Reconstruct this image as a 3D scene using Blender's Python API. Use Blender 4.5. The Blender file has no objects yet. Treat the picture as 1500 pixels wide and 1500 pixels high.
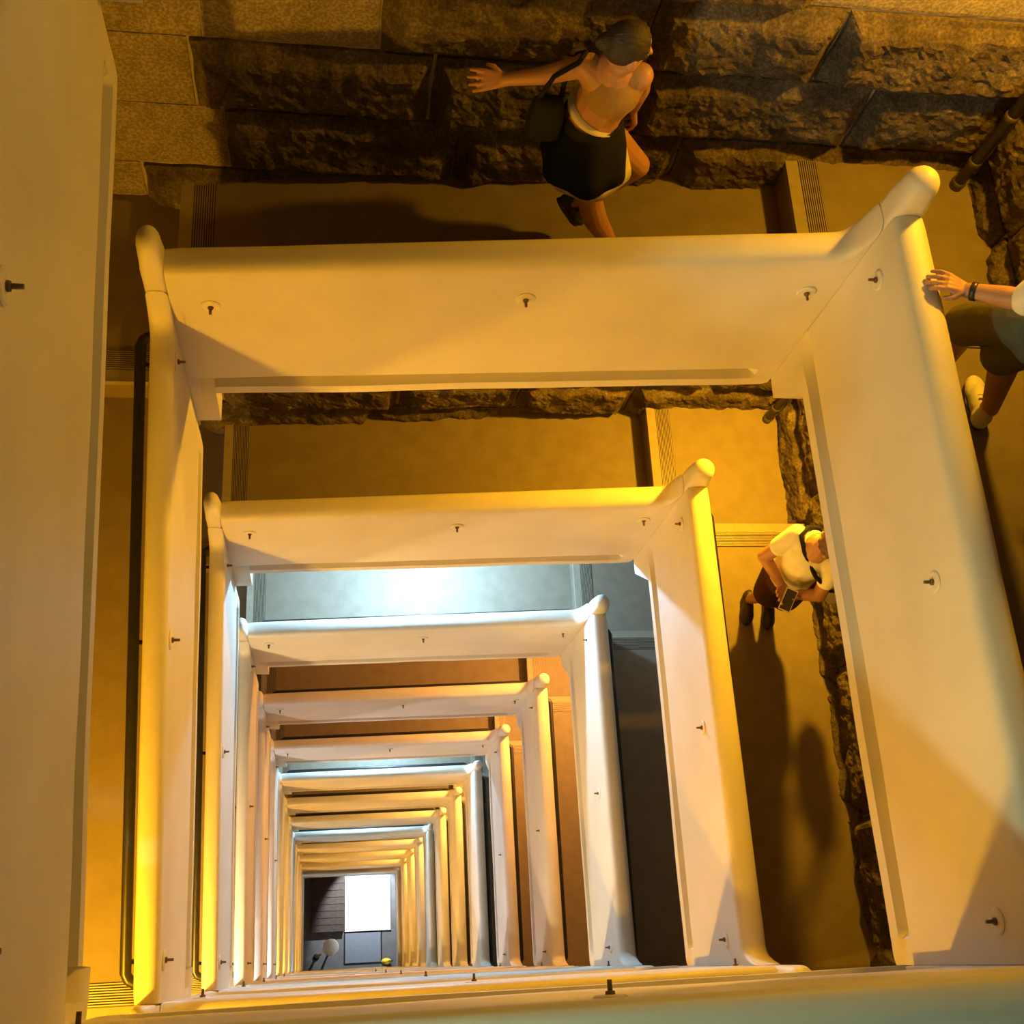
import bpy, bmesh, math, random
from mathutils import Vector, Matrix, noise

# ------------------------------------------------------------------ camera, world, exposure
SC = bpy.context.scene
COL = SC.collection
GROUND = 41.0                      # the camera hangs 41 m above the ground floor; depths D are metres below the camera
F_PX = 1699.96
AX = ((0.98759522, 0.00734363, 0.15684946),      # world x, y, z in camera (right, down, forward)
      (-0.0497995, -0.93268857, 0.35722827),
      (0.14891505, -0.36060796, -0.92075307))
cam_d = bpy.data.cameras.new('camera')
cam_d.sensor_width = 36.0
cam_d.lens = 36.0 * F_PX / 1500.0
cam_d.clip_start = 0.02
cam_d.clip_end = 200
cam = bpy.data.objects.new('camera', cam_d)
COL.objects.link(cam)
_m = Matrix(((AX[0][0], -AX[0][1], -AX[0][2], 0), (AX[1][0], -AX[1][1], -AX[1][2], 0), (AX[2][0], -AX[2][1], -AX[2][2], GROUND), (0, 0, 0, 1)))
cam.matrix_world = _m
SC.camera = cam
world = bpy.data.worlds.new('world')
SC.world = world
world.use_nodes = True
world.node_tree.nodes['Background'].inputs[0].default_value = (0.9, 0.75, 0.55, 1)
world.node_tree.nodes['Background'].inputs[1].default_value = 0.004
SC.view_settings.view_transform = 'Standard'
SC.view_settings.look = 'None'
SC.view_settings.gamma = 1.0
SC.view_settings.use_curve_mapping = False
SC.view_settings.exposure = 0.0
SC.cycles.use_denoising = True
SC.cycles.max_bounces = 8
SC.cycles.diffuse_bounces = 4
SC.cycles.caustics_reflective = False
SC.cycles.caustics_refractive = False

YELLOW = (1.0, 0.49, 0.016)
AMBER = (1.0, 0.56, 0.12)
PALE = (1.0, 0.72, 0.36)
WHITE = (1.0, 0.86, 0.66)
COOL = (0.34, 0.64, 1.0)
ORANGE = (1.0, 0.46, 0.09)
PINK = (1.0, 0.80, 0.72)
# corner lamps by turn: facing-corner lamps (LB) and wet-pipe corner lamps (RT), plus the cool lamps on the back wall
LB_LAMPS = {-1: ((0.62, 1.0, 0.78), 205), 0: (YELLOW, 335), 1: ((1.0, 0.53, 0.05), 385), 2: (PALE, 370), 3: ((0.92, 0.86, 0.95), 130), 4: ((0.95, 0.90, 1.0), 270), 5: (AMBER, 420),
            6: (AMBER, 400), 7: (PALE, 300), 8: (COOL, 200), 9: (AMBER, 400), 10: (AMBER, 400), 11: (AMBER, 300), 12: ((0.75, 0.85, 1.0), 150)}
RT_LAMPS = {0: (YELLOW, 205), 1: (YELLOW, 530), 3: (ORANGE, 380), 4: (ORANGE, 360), 6: (AMBER, 360), 7: (AMBER, 360), 9: (AMBER, 360), 10: (AMBER, 360), 11: (AMBER, 300)}
T_LAMPS = {2: (COOL, 520), 5: (COOL, 400), 8: (COOL, 280)}

# ------------------------------------------------------------------ helpers
random.seed(7)


def P(x, y, d):
    return Vector((x, y, GROUND - d))


def link(name, me, mat=None, parent=None):
    o = bpy.data.objects.new(name, me)
    COL.objects.link(o)
    if mat is not None and me is not None:
        me.materials.clear()
        me.materials.append(mat)
    if parent is not None:
        o.parent = parent
    return o


def empty(name, loc=(0, 0, 0)):
    o = bpy.data.objects.new(name, None)
    o.empty_display_size = 0.1
    COL.objects.link(o)
    o.location = loc
    return o


def tag(o, label=None, cat=None, group=None, kind=None):
    if label:
        o['label'] = label
    if cat:
        o['category'] = cat
    if group:
        o['group'] = group
    if kind:
        o['kind'] = kind
    return o


def mesh_of(bm, name, smooth=False):
    bmesh.ops.recalc_face_normals(bm, faces=bm.faces)
    me = bpy.data.meshes.new(name)
    if smooth:
        for f in bm.faces:
            f.smooth = True
    bm.to_mesh(me)
    bm.free()
    return me


def rel(bm, loc):
    bmesh.ops.translate(bm, verts=bm.verts, vec=-Vector(loc))


def add_hexa(bm, pts):
    """8 points: bottom ring 0-3, top ring 4-7"""
    v = [bm.verts.new(p) for p in pts]
    for f in ((0, 3, 2, 1), (4, 5, 6, 7), (0, 1, 5, 4), (1, 2, 6, 5), (2, 3, 7, 6), (3, 0, 4, 7)):
        bm.faces.new([v[i] for i in f])


def add_box(bm, x0, x1, y0, y1, z0, z1):
    add_hexa(bm, [(x0, y0, z0), (x1, y0, z0), (x1, y1, z0), (x0, y1, z0), (x0, y0, z1), (x1, y0, z1), (x1, y1, z1), (x0, y1, z1)])


def frame_of(d):
    d = d.normalized()
    a = Vector((0, 0, 1)) if abs(d.z) < 0.9 else Vector((1, 0, 0))
    u = d.cross(a).normalized()
    return u, d.cross(u).normalized()


def add_tube(bm, pts, radii, n=12, caps=True):
    rings = []
    pts = [Vector(p) for p in pts]
    if not isinstance(radii, (list, tuple)):
        radii = [radii] * len(pts)
    u = None
    for i, p in enumerate(pts):
        d = (pts[min(i + 1, len(pts) - 1)] - pts[max(i - 1, 0)])
        if u is None:
            u, v = frame_of(d)
        else:
            dn = d.normalized()
            u = (u - dn * u.dot(dn)).normalized()
            v = dn.cross(u)
        rings.append([bm.verts.new(p + (u * math.cos(t) + v * math.sin(t)) * radii[i]) for t in [2 * math.pi * k / n for k in range(n)]])
    for a, b in zip(rings, rings[1:]):
        for k in range(n):
            bm.faces.new((a[k], a[(k + 1) % n], b[(k + 1) % n], b[k]))
    if caps:
        bm.faces.new(rings[0][::-1])
        bm.faces.new(rings[-1])


def add_ellipsoid(bm, c, r, rot=None, seg=20, rng=12):
    res = bmesh.ops.create_uvsphere(bm, u_segments=seg, v_segments=rng, radius=1.0)
    m = Matrix.Translation(Vector(c)) @ (rot.to_4x4() if rot else Matrix.Identity(4)) @ Matrix.Diagonal((r[0], r[1], r[2], 1))
    bmesh.ops.transform(bm, matrix=m, verts=res['verts'])


def add_capsule(bm, p0, r0, p1, r1, n=14):
    p0, p1 = Vector(p0), Vector(p1)
    d = p1 - p0
    L = d.length
    if L < 1e-6:
        add_ellipsoid(bm, p0, (r0, r0, r0), seg=n, rng=8)
        return
    dn = d / L
    pts, rr = [], []
    for a in (-80, -60, -40, -20, 0):
        a = math.radians(a)
        pts.append(p0 + dn * (r0 * math.sin(a)))
        rr.append(r0 * math.cos(a))
    for a in (0, 20, 40, 60, 80):
        a = math.radians(a)
        pts.append(p1 + dn * (r1 * math.sin(a)))
        rr.append(r1 * math.cos(a))
    add_tube(bm, pts, rr, n)


# ------------------------------------------------------------------ materials
def new_mat(name, rough=0.6):
    m = bpy.data.materials.new(name)
    m.use_nodes = True
    nt = m.node_tree
    b = nt.nodes['Principled BSDF']
    b.inputs['Roughness'].default_value = rough
    return m, nt, b


def noisy_mat(name, c1, c2, scale=6.0, rough=0.6, bump=0.0, bump_scale=40.0, detail=6.0, stretch=(1, 1, 1), metal=0.0, spec=0.4, bump_dist=0.01):
    m, nt, b = new_mat(name, rough)
    N, L = nt.nodes, nt.links
    tc = N.new('ShaderNodeTexCoord')
    mp = N.new('ShaderNodeMapping')
    mp.inputs['Scale'].default_value = stretch
    L.new(tc.outputs['Object'], mp.inputs['Vector'])
    nz = N.new('ShaderNodeTexNoise')
    nz.inputs['Scale'].default_value = scale
    nz.inputs['Detail'].default_value = detail
    L.new(mp.outputs['Vector'], nz.inputs['Vector'])
    cr = N.new('ShaderNodeValToRGB')
    cr.color_ramp.elements[0].position = 0.32
    cr.color_ramp.elements[1].position = 0.68
    cr.color_ramp.elements[0].color = (*c1, 1)
    cr.color_ramp.elements[1].color = (*c2, 1)
    L.new(nz.outputs['Fac'], cr.inputs['Fac'])
    L.new(cr.outputs['Color'], b.inputs['Base Color'])
    b.inputs['Metallic'].default_value = metal
    b.inputs['Specular IOR Level'].default_value = spec
    if bump > 0:
        n2 = N.new('ShaderNodeTexNoise')
        n2.inputs['Scale'].default_value = bump_scale
        n2.inputs['Detail'].default_value = 5
        L.new(mp.outputs['Vector'], n2.inputs['Vector'])
        bp = N.new('ShaderNodeBump')
        bp.inputs['Strength'].default_value = bump
        bp.inputs['Distance'].default_value = bump_dist
        L.new(n2.outputs['Fac'], bp.inputs['Height'])
        L.new(bp.outputs['Normal'], b.inputs['Normal'])
    return m


PLASTER = noisy_mat('cream_plaster', (0.58, 0.53, 0.43), (0.65, 0.60, 0.50), scale=2.2, rough=0.5, bump=0.25, bump_scale=9, stretch=(1, 1, 1), bump_dist=0.012)
FLOOR = noisy_mat('beige_floor_paint', (0.180, 0.136, 0.086), (0.210, 0.162, 0.106), scale=9, rough=0.55, bump=0.12, bump_scale=90)
SOFFIT = PLASTER
NOSING = noisy_mat('brass_nosing', (0.26, 0.20, 0.13), (0.32, 0.26, 0.17), scale=20, rough=0.45, metal=0.2)
RIB_SHADE = noisy_mat('rib_gap_shade', (0.035, 0.022, 0.012), (0.05, 0.032, 0.02), scale=60, rough=0.9)  # dark bed paints in the shade between the nosing ribs
EDGE = noisy_mat('pale_step_edge', (0.26, 0.21, 0.14), (0.30, 0.25, 0.17), scale=18, rough=0.5)
BLACK = noisy_mat('black_steel', (0.012, 0.011, 0.010), (0.02, 0.018, 0.016), scale=30, rough=0.35)
BOLTMAT = noisy_mat('painted_bolt', (0.62, 0.56, 0.46), (0.70, 0.64, 0.53), scale=40, rough=0.5)
STUDMAT = noisy_mat('rusty_stud', (0.10, 0.06, 0.03), (0.18, 0.11, 0.06), scale=60, rough=0.6)
PIPEMAT = noisy_mat('dark_pipe', (0.055, 0.04, 0.032), (0.09, 0.07, 0.058), scale=8, rough=0.45, bump=0.2)
MORTAR = noisy_mat('mortar', (0.34, 0.28, 0.20), (0.44, 0.37, 0.27), scale=14, rough=0.9, bump=0.5)
SHELL = noisy_mat('shaft_wall_paint', (0.26, 0.22, 0.16), (0.32, 0.27, 0.2), scale=5, rough=0.8, bump=0.3)


def stone_mat(name, a, b_, c):
    m, nt, b = new_mat(name, 0.85)
    N, L = nt.nodes, nt.links
    tc = N.new('ShaderNodeTexCoord')
    n1 = N.new('ShaderNodeTexNoise'); n1.inputs['Scale'].default_value = 5.5; n1.inputs['Detail'].default_value = 9; n1.inputs['Roughness'].default_value = 0.65
    n2 = N.new('ShaderNodeTexNoise'); n2.inputs['Scale'].default_value = 70; n2.inputs['Detail'].default_value = 4
    L.new(tc.outputs['Object'], n1.inputs['Vector']); L.new(tc.outputs['Object'], n2.inputs['Vector'])
    cr = N.new('ShaderNodeValToRGB')
    e = cr.color_ramp.elements
    e[0].position = 0.30; e[0].color = (*a, 1)
    e[1].position = 0.72; e[1].color = (*c, 1)
    k = e.new(0.5); k.color = (*b_, 1)
    L.new(n1.outputs['Fac'], cr.inputs['Fac'])
    c2 = N.new('ShaderNodeValToRGB')
    c2.color_ramp.elements[0].position = 0.42; c2.color_ramp.elements[0].color = (0.55, 0.52, 0.50, 1)
    c2.color_ramp.elements[1].position = 0.62; c2.color_ramp.elements[1].color = (1.15, 1.12, 1.08, 1)
    L.new(n2.outputs['Fac'], c2.inputs['Fac'])
    mx = N.new('ShaderNodeMix'); mx.data_type = 'RGBA'; mx.blend_type = 'MULTIPLY'; mx.inputs['Factor'].default_value = 0.8
    L.new(cr.outputs['Color'], mx.inputs['A']); L.new(c2.outputs['Color'], mx.inputs['B'])
    L.new(mx.outputs['Result'], b.inputs['Base Color'])
    bp = N.new('ShaderNodeBump'); bp.inputs['Strength'].default_value = 0.7; bp.inputs['Distance'].default_value = 0.012
    n3 = N.new('ShaderNodeTexNoise'); n3.inputs['Scale'].default_value = 45; n3.inputs['Detail'].default_value = 7; n3.inputs['Roughness'].default_value = 0.7
    L.new(tc.outputs['Object'], n3.inputs['Vector'])
    L.new(n3.outputs['Fac'], bp.inputs['Height']); L.new(bp.outputs['Normal'], b.inputs['Normal'])
    b.inputs['Specular IOR Level'].default_value = 0.25
    return m


GRANITE = stone_mat('rough_granite', (0.055, 0.038, 0.026), (0.12, 0.090, 0.062), (0.23, 0.18, 0.13))
DRESSED = stone_mat('dressed_granite', (0.26, 0.215, 0.15), (0.34, 0.28, 0.20), (0.42, 0.35, 0.26))


def plain(name, c, rough=0.6, metal=0.0):
    k = 0.9
    return noisy_mat(name, tuple(v * k for v in c), c, scale=25, rough=rough, metal=metal)


# ------------------------------------------------------------------ the stair as measured
H = 2.8
XR, XL, YB, YF = 2.1856, -0.661, 2.6348, -0.1065
WALL = {'R': 3.36, 'T': 3.80, 'L': -1.82, 'B': -1.24}
T_OF = {'R': 0.135, 'T': 0.135, 'L': 0.095, 'B': 0.13}
RAIL = {'R': (3.55, 3.60), 'T': (3.88, 4.22), 'L': (4.55, 5.26), 'B': (5.55, 5.89)}
BASE = {'R': (4.544, 4.575), 'T': (4.956, 5.222), 'L': (5.787, 6.364), 'B': (6.560, 6.957)}
FLR = {'R': (4.39, 4.42), 'T': (4.80, 5.07), 'L': (5.43, 6.03), 'B': (6.41, 6.80)}
LANDING = {'R': 4.61, 'T': 5.25, 'L': 6.22, 'B': 7.00}          # landing at the lower end of the side
LBASE = {'R': 4.915, 'T': 5.53, 'L': 6.50, 'B': 7.20}
ABLK = {'R': 0.27, 'T': 0.12, 'L': 0.14, 'B': 0.2}
BOLT = {'R': (3.76, 3.75), 'T': (4.10, 4.42), 'L': (4.62, 5.37), 'B': (5.64, 5.98)}
ORIG = {'R': (XR, YF), 'T': (XR, YB), 'L': (XL, YB), 'B': (XL, YF)}
DIRS = {'R': (0, 1), 'T': (-1, 0), 'L': (0, -1), 'B': (1, 0)}
NRM = {'R': (1, 0), 'T': (0, 1), 'L': (-1, 0), 'B': (0, -1)}
LEN = {'R': YB - YF, 'T': XR - XL, 'L': YB - YF, 'B': XR - XL}
ORDER = 'RTLB'
K0, K1 = -2, 12


def loc(side, s, u, d):
    o, t, n = ORIG[side], DIRS[side], NRM[side]
    return P(o[0] + t[0] * s + n[0] * u, o[1] + t[1] * s + n[1] * u, d)


def lerp(ab, f):
    return ab[0] + (ab[1] - ab[0]) * f


def chain():
    for k in range(K0, K1 + 1):
        for sd in ORDER:
            if k == K0 and sd in 'RT':
                continue
            yield k, sd


# ------------------------------------------------------------------ room shell
def struct(name, me, mat, label=None, parent=None):
    o = link(name, me, mat, parent)
    if parent is None:
        o['kind'] = 'structure'
    if label:
        o['label'] = label
    return o


TOP_D = -4.0


def shell_wall(name, x0, x1, y0, y1, mat, label):
    bm = bmesh.new()
    add_box(bm, x0, x1, y0, y1, 0, GROUND - TOP_D)
    return struct(name, mesh_of(bm, name), mat, label)


TH = 0.35
wall_back = shell_wall('wall_back', WALL['L'] - TH, WALL['R'] + TH, WALL['T'], WALL['T'] + TH, MORTAR, 'tall rough granite block wall behind the hurrying woman')
wall_right = shell_wall('wall_right', WALL['R'], WALL['R'] + TH, WALL['B'], WALL['T'], MORTAR, 'tall rough granite block wall beside the person in olive shorts')
wall_left = shell_wall('wall_left', WALL['L'] - TH, WALL['L'], WALL['B'], WALL['T'], SHELL, 'tall shaft wall beside the flights with black handrails')
wall_front = shell_wall('wall_front', WALL['L'] - TH, WALL['R'] + TH, WALL['B'] - TH, WALL['B'], SHELL, 'tall shaft wall facing the hurrying woman')
bm = bmesh.new()
add_box(bm, WALL['L'] - TH, WALL['R'] + TH, WALL['B'] - TH, WALL['T'] + TH, GROUND - TOP_D, GROUND - TOP_D + 0.3)
struct('ceiling', mesh_of(bm, 'ceiling'), SHELL, 'plain ceiling closing the top of the stair shaft')


# ---- stone blocks
def fbm(p, o=5, h=0.9):
    return noise.fractal(p, h, 2.1, o)


def stone(wall, along, d0, d1, a0, a1, dressed=False, fine=True):
    """one block: a0..a1 along the wall, D d0..d1; its own closed mesh"""
    g = 0.0035 if dressed else 0.006 + random.random() * 0.005
    a0 += g; a1 -= g; d0 += g; d1 -= g
    w, h = a1 - a0, d1 - d0
    cell = 0.022 if fine else 0.11
    nx, ny = max(3, int(w / cell)), max(3, int(h / cell))
    seed = Vector((random.random() * 50, random.random() * 50, random.random() * 50))
    bulge = random.uniform(0.05, 0.085)
    tilt = random.uniform(-0.018, 0.018)
    tilt2 = random.uniform(-0.015, 0.03)
    bm = bmesh.new()
    grid = []
    for j in range(ny + 1):
        row = []
        for i in range(nx + 1):
            fa, fd = i / nx, j / ny
            wob = 0 if dressed else 0.012
            a = a0 + w * fa
            d = d0 + h * fd
            q = Vector((a * 1.0, d * 1.0, 0)) + seed
            ea = min(fa, 1 - fa) * w
            ed = min(fd, 1 - fd) * h
            e = min(ea, ed)
            if dressed:
                p = 0.011 + 0.003 * fbm(q * 9) - (0.005 if e < 0.01 else 0)
            else:
                m = min(1.0, e / 0.085)
                m = m * m * (3 - 2 * m)
                p = 0.02 + m * (bulge + tilt * (fa - 0.5) * 2 + tilt2 * (fd - 0.5) * 2) + (0.35 + 0.65 * m) * (0.026 * fbm(q * 4.5) + 0.012 * fbm(q * 17, 4, 0.7))
                p = max(0.006, p)
            if e < 1e-6:
                a += wob * noise.noise(q * 6)
                d += wob * noise.noise(q * 6 + Vector((9, 3, 1)))
            if along == 'x':
                v = P(a, WALL['T'] - p, d)
            else:
                v = P(WALL['R'] - p, a, d)
            row.append(bm.verts.new(v))
        grid.append(row)
    for j in range(ny):
        for i in range(nx):
            bm.faces.new((grid[j][i], grid[j][i + 1], grid[j + 1][i + 1], grid[j + 1][i]))
    # sides back into the wall
    loop = grid[0] + [r[-1] for r in grid[1:]] + grid[-1][-2::-1] + [r[0] for r in grid[-2:0:-1]]
    back = []
    for v in loop:
        c = v.co.copy()
        if along == 'x':
            c.y = WALL['T'] + 0.01
        else:
            c.x = WALL['R'] + 0.01
        back.append(bm.verts.new(c))
    n = len(loop)
    for i in range(n):
        bm.faces.new((loop[i], loop[(i + 1) % n], back[(i + 1) % n], back[i]))
    o = link('stone_block', mesh_of(bm, 'stone_block', smooth=False), DRESSED if dressed else GRANITE, wall)
    return o


FIX_BACK = {5: [(-1.8, -0.62, True), (-0.62, 0.46), (0.46, 1.43), (1.43, 2.575), (2.575, 3.34)],
            4: [(-1.8, -0.55, True), (-0.55, 0.21, True), (0.21, 1.39), (1.39, 2.245), (2.245, 3.34)],
            3: [(-1.8, -0.3, True), (-0.3, 0.8), (0.8, 2.05), (2.05, 3.34, True)],
            6: [(-1.8, -0.50, True), (-0.50, 0.62), (0.62, 1.75), (1.75, 3.34)]}
rnd = random.Random(11)
for n in range(0, 16):
    d0 = 4.10 + 0.44 * (n - 5)
    d1 = d0 + 0.44
    fine = (n in (3, 4, 5, 6, 7)) or (n in (11, 12, 13))
    if n in FIX_BACK:
        segs = FIX_BACK[n]
    else:
        segs, a = [], -1.8
        while a < 3.34:
            b = a + rnd.uniform(0.75, 1.3)
            if b > 3.0:
                b = 3.34
            segs.append((a, b) + ((True,) if b < -0.4 else ()))
            a = b
    for sg in segs:
        stone(wall_back, 'x', d0, d1, sg[0], sg[1], len(sg) > 2, fine)
    a = WALL['B'] + 0.02
    while a < 3.70:
        b = a + rnd.uniform(0.7, 1.25)
        if b > 3.35:
            b = 3.72
        stone(wall_right, 'y', d0 - 0.06, d1 - 0.06, a, b, False, fine and (b > 2.2 or n > 9))
        a = b

# ------------------------------------------------------------------ floors, landings, nosings
E_END = {'R': 0.088, 'T': 0.078, 'L': 0.08, 'B': 0.09}      # step edges stand this far behind the inner parapet faces
E_NEXT = {'R': 0.115, 'T': 0.07, 'L': 0.08, 'B': 0.10}
PREV = {'R': 'B', 'T': 'R', 'L': 'T', 'B': 'L'}
SLAB = 0.15


def side_floor(k, sd):
    n = 10
    bm = bmesh.new()
    s0, s1 = -E_NEXT[PREV[sd]], LEN[sd] + E_END[sd]
    u0 = T_OF[sd] - 0.02
    u1 = abs((WALL[sd] - (ORIG[sd][0] if sd in 'RL' else ORIG[sd][1]))) - 0.004
    f0, f1 = FLR[sd]
    rings = []
    for i in range(n + 1):
        s = s0 + (s1 - s0) * i / n
        d = lerp((f0, f1), i / n) + k * H
        rings.append([bm.verts.new(loc(sd, s, u, dd)) for u, dd in ((u0, d), (u1, d), (u1, d + SLAB), (u0, d + SLAB))])
    for a, b in zip(rings, rings[1:]):
        for j in range(4):
            bm.faces.new((a[j], a[(j + 1) % 4], b[(j + 1) % 4], b[j]))
    bm.faces.new(rings[0])
    bm.faces.new(rings[-1])
    o = link('floor', mesh_of(bm, 'floor'), FLOOR)
    tag(o, kind='structure')
    return o, u0, u1


def landing_floor(k, sd):
    bm = bmesh.new()
    nx = ORDER[(ORDER.index(sd) + 1) % 4]
    s0 = LEN[sd] + E_END[sd] + 0.001
    s1 = abs(WALL[nx] - {'R': YB, 'T': XL, 'L': YF, 'B': XR}[sd]) + LEN[sd] - 0.004
    u0 = E_NEXT[sd] + 0.001
    u1 = abs((WALL[sd] - (ORIG[sd][0] if sd in 'RL' else ORIG[sd][1]))) - 0.004
    d = LANDING[sd] + k * H
    db = LBASE[sd] + k * H
    add_hexa(bm, [loc(sd, s0, u0, db), loc(sd, s1, u0, db), loc(sd, s1, u1, db), loc(sd, s0, u1, db), loc(sd, s0, u0, d), loc(sd, s1, u0, d), loc(sd, s1, u1, d), loc(sd, s0, u1, d)])
    o = link('floor', mesh_of(bm, 'floor'), FLOOR)
    tag(o, kind='structure')
    return o, s1, u1


def nosing(parent, fpos, lo, hi):
    """fpos(a, across, up) -> point; a runs along the step edge from lo to hi, across from the edge inwards"""
    bm = bmesh.new()

    def strip(x0, x1, z0, z1):
        add_hexa(bm, [fpos(lo, x0, z0), fpos(hi, x0, z0), fpos(hi, x1, z0), fpos(lo, x1, z0), fpos(lo, x0, z1), fpos(hi, x0, z1), fpos(hi, x1, z1), fpos(lo, x1, z1)])
    strip(-0.004, 0.060, -0.035, 0.004)
    e = link('nosing_edge', mesh_of(bm, 'nosing_edge'), EDGE, parent)
    bm = bmesh.new()
    strip(0.064, 0.168, -0.002, 0.0015)
    link('nosing_bed', mesh_of(bm, 'nosing_bed'), RIB_SHADE, e)
    bm = bmesh.new()
    for i in range(9):
        x = 0.066 + i * 0.0115
        strip(x, x + 0.0055, 0.0015, 0.006)
    r = link('nosing_ribs', mesh_of(bm, 'nosing_ribs'), NOSING, e)
    r['kind'] = 'stuff'
    return e


SIDE_WORDS = {'R': "the hurrying woman's uphill side", 'T': "the hurrying woman's side", 'L': "the hurrying woman's downhill side", 'B': "the side opposite the hurrying woman"}
ORD = ['', 'first', 'second', 'third', 'fourth', 'fifth', 'sixth', 'seventh', 'eighth', 'ninth', 'tenth', 'eleventh', 'twelfth', 'thirteenth']


def turn_words(k):
    if k < 0:
        return 'one turn above her' if k == -1 else 'two turns above her'
    if k == 0:
        return 'her own turn'
    return '%s turn below hers' % ORD[k]


for k, sd in chain():
    fo, u0, u1 = side_floor(k, sd)
    fo['label'] = 'sloping beige painted flight on %s, %s' % (SIDE_WORDS[sd], turn_words(k))
    dE = FLR[sd][1] + k * H
    sE = LEN[sd] + E_END[sd]
    if k <= 9:
        nosing(fo, lambda a, x, z, sd=sd, dE=dE, sE=sE, sl=(FLR[sd][1] - FLR[sd][0]) / (LEN[sd] + E_END[sd] + E_NEXT[PREV[sd]]): loc(sd, sE - x, a, dE - z - sl * x), u0 + 0.03, u1 - 0.05)
    lo, s1, u1 = landing_floor(k, sd)
    nx = ORDER[(ORDER.index(sd) + 1) % 4]
    lo['label'] = 'square beige corner landing between %s and %s, %s' % (SIDE_WORDS[sd].replace('the ', '', 1), SIDE_WORDS[nx].replace('the ', '', 1), turn_words(k))
    lo['label'] = {'R': 'square beige corner landing with the wall pipe, ', 'T': "square beige landing where the hurrying woman's flight ends, ",
                   'L': 'square beige landing where the black handrail ends, ', 'B': 'square beige landing above the long stone-walled flight, '}[sd] + turn_words(k)
    dL = LANDING[sd] + k * H
    if k <= 9:
        nosing(lo, lambda a, x, z, sd=sd, dL=dL: loc(sd, a, E_NEXT[sd] + x, dL - z), LEN[sd] + E_END[sd] + 0.03, s1 - 0.05)


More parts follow.
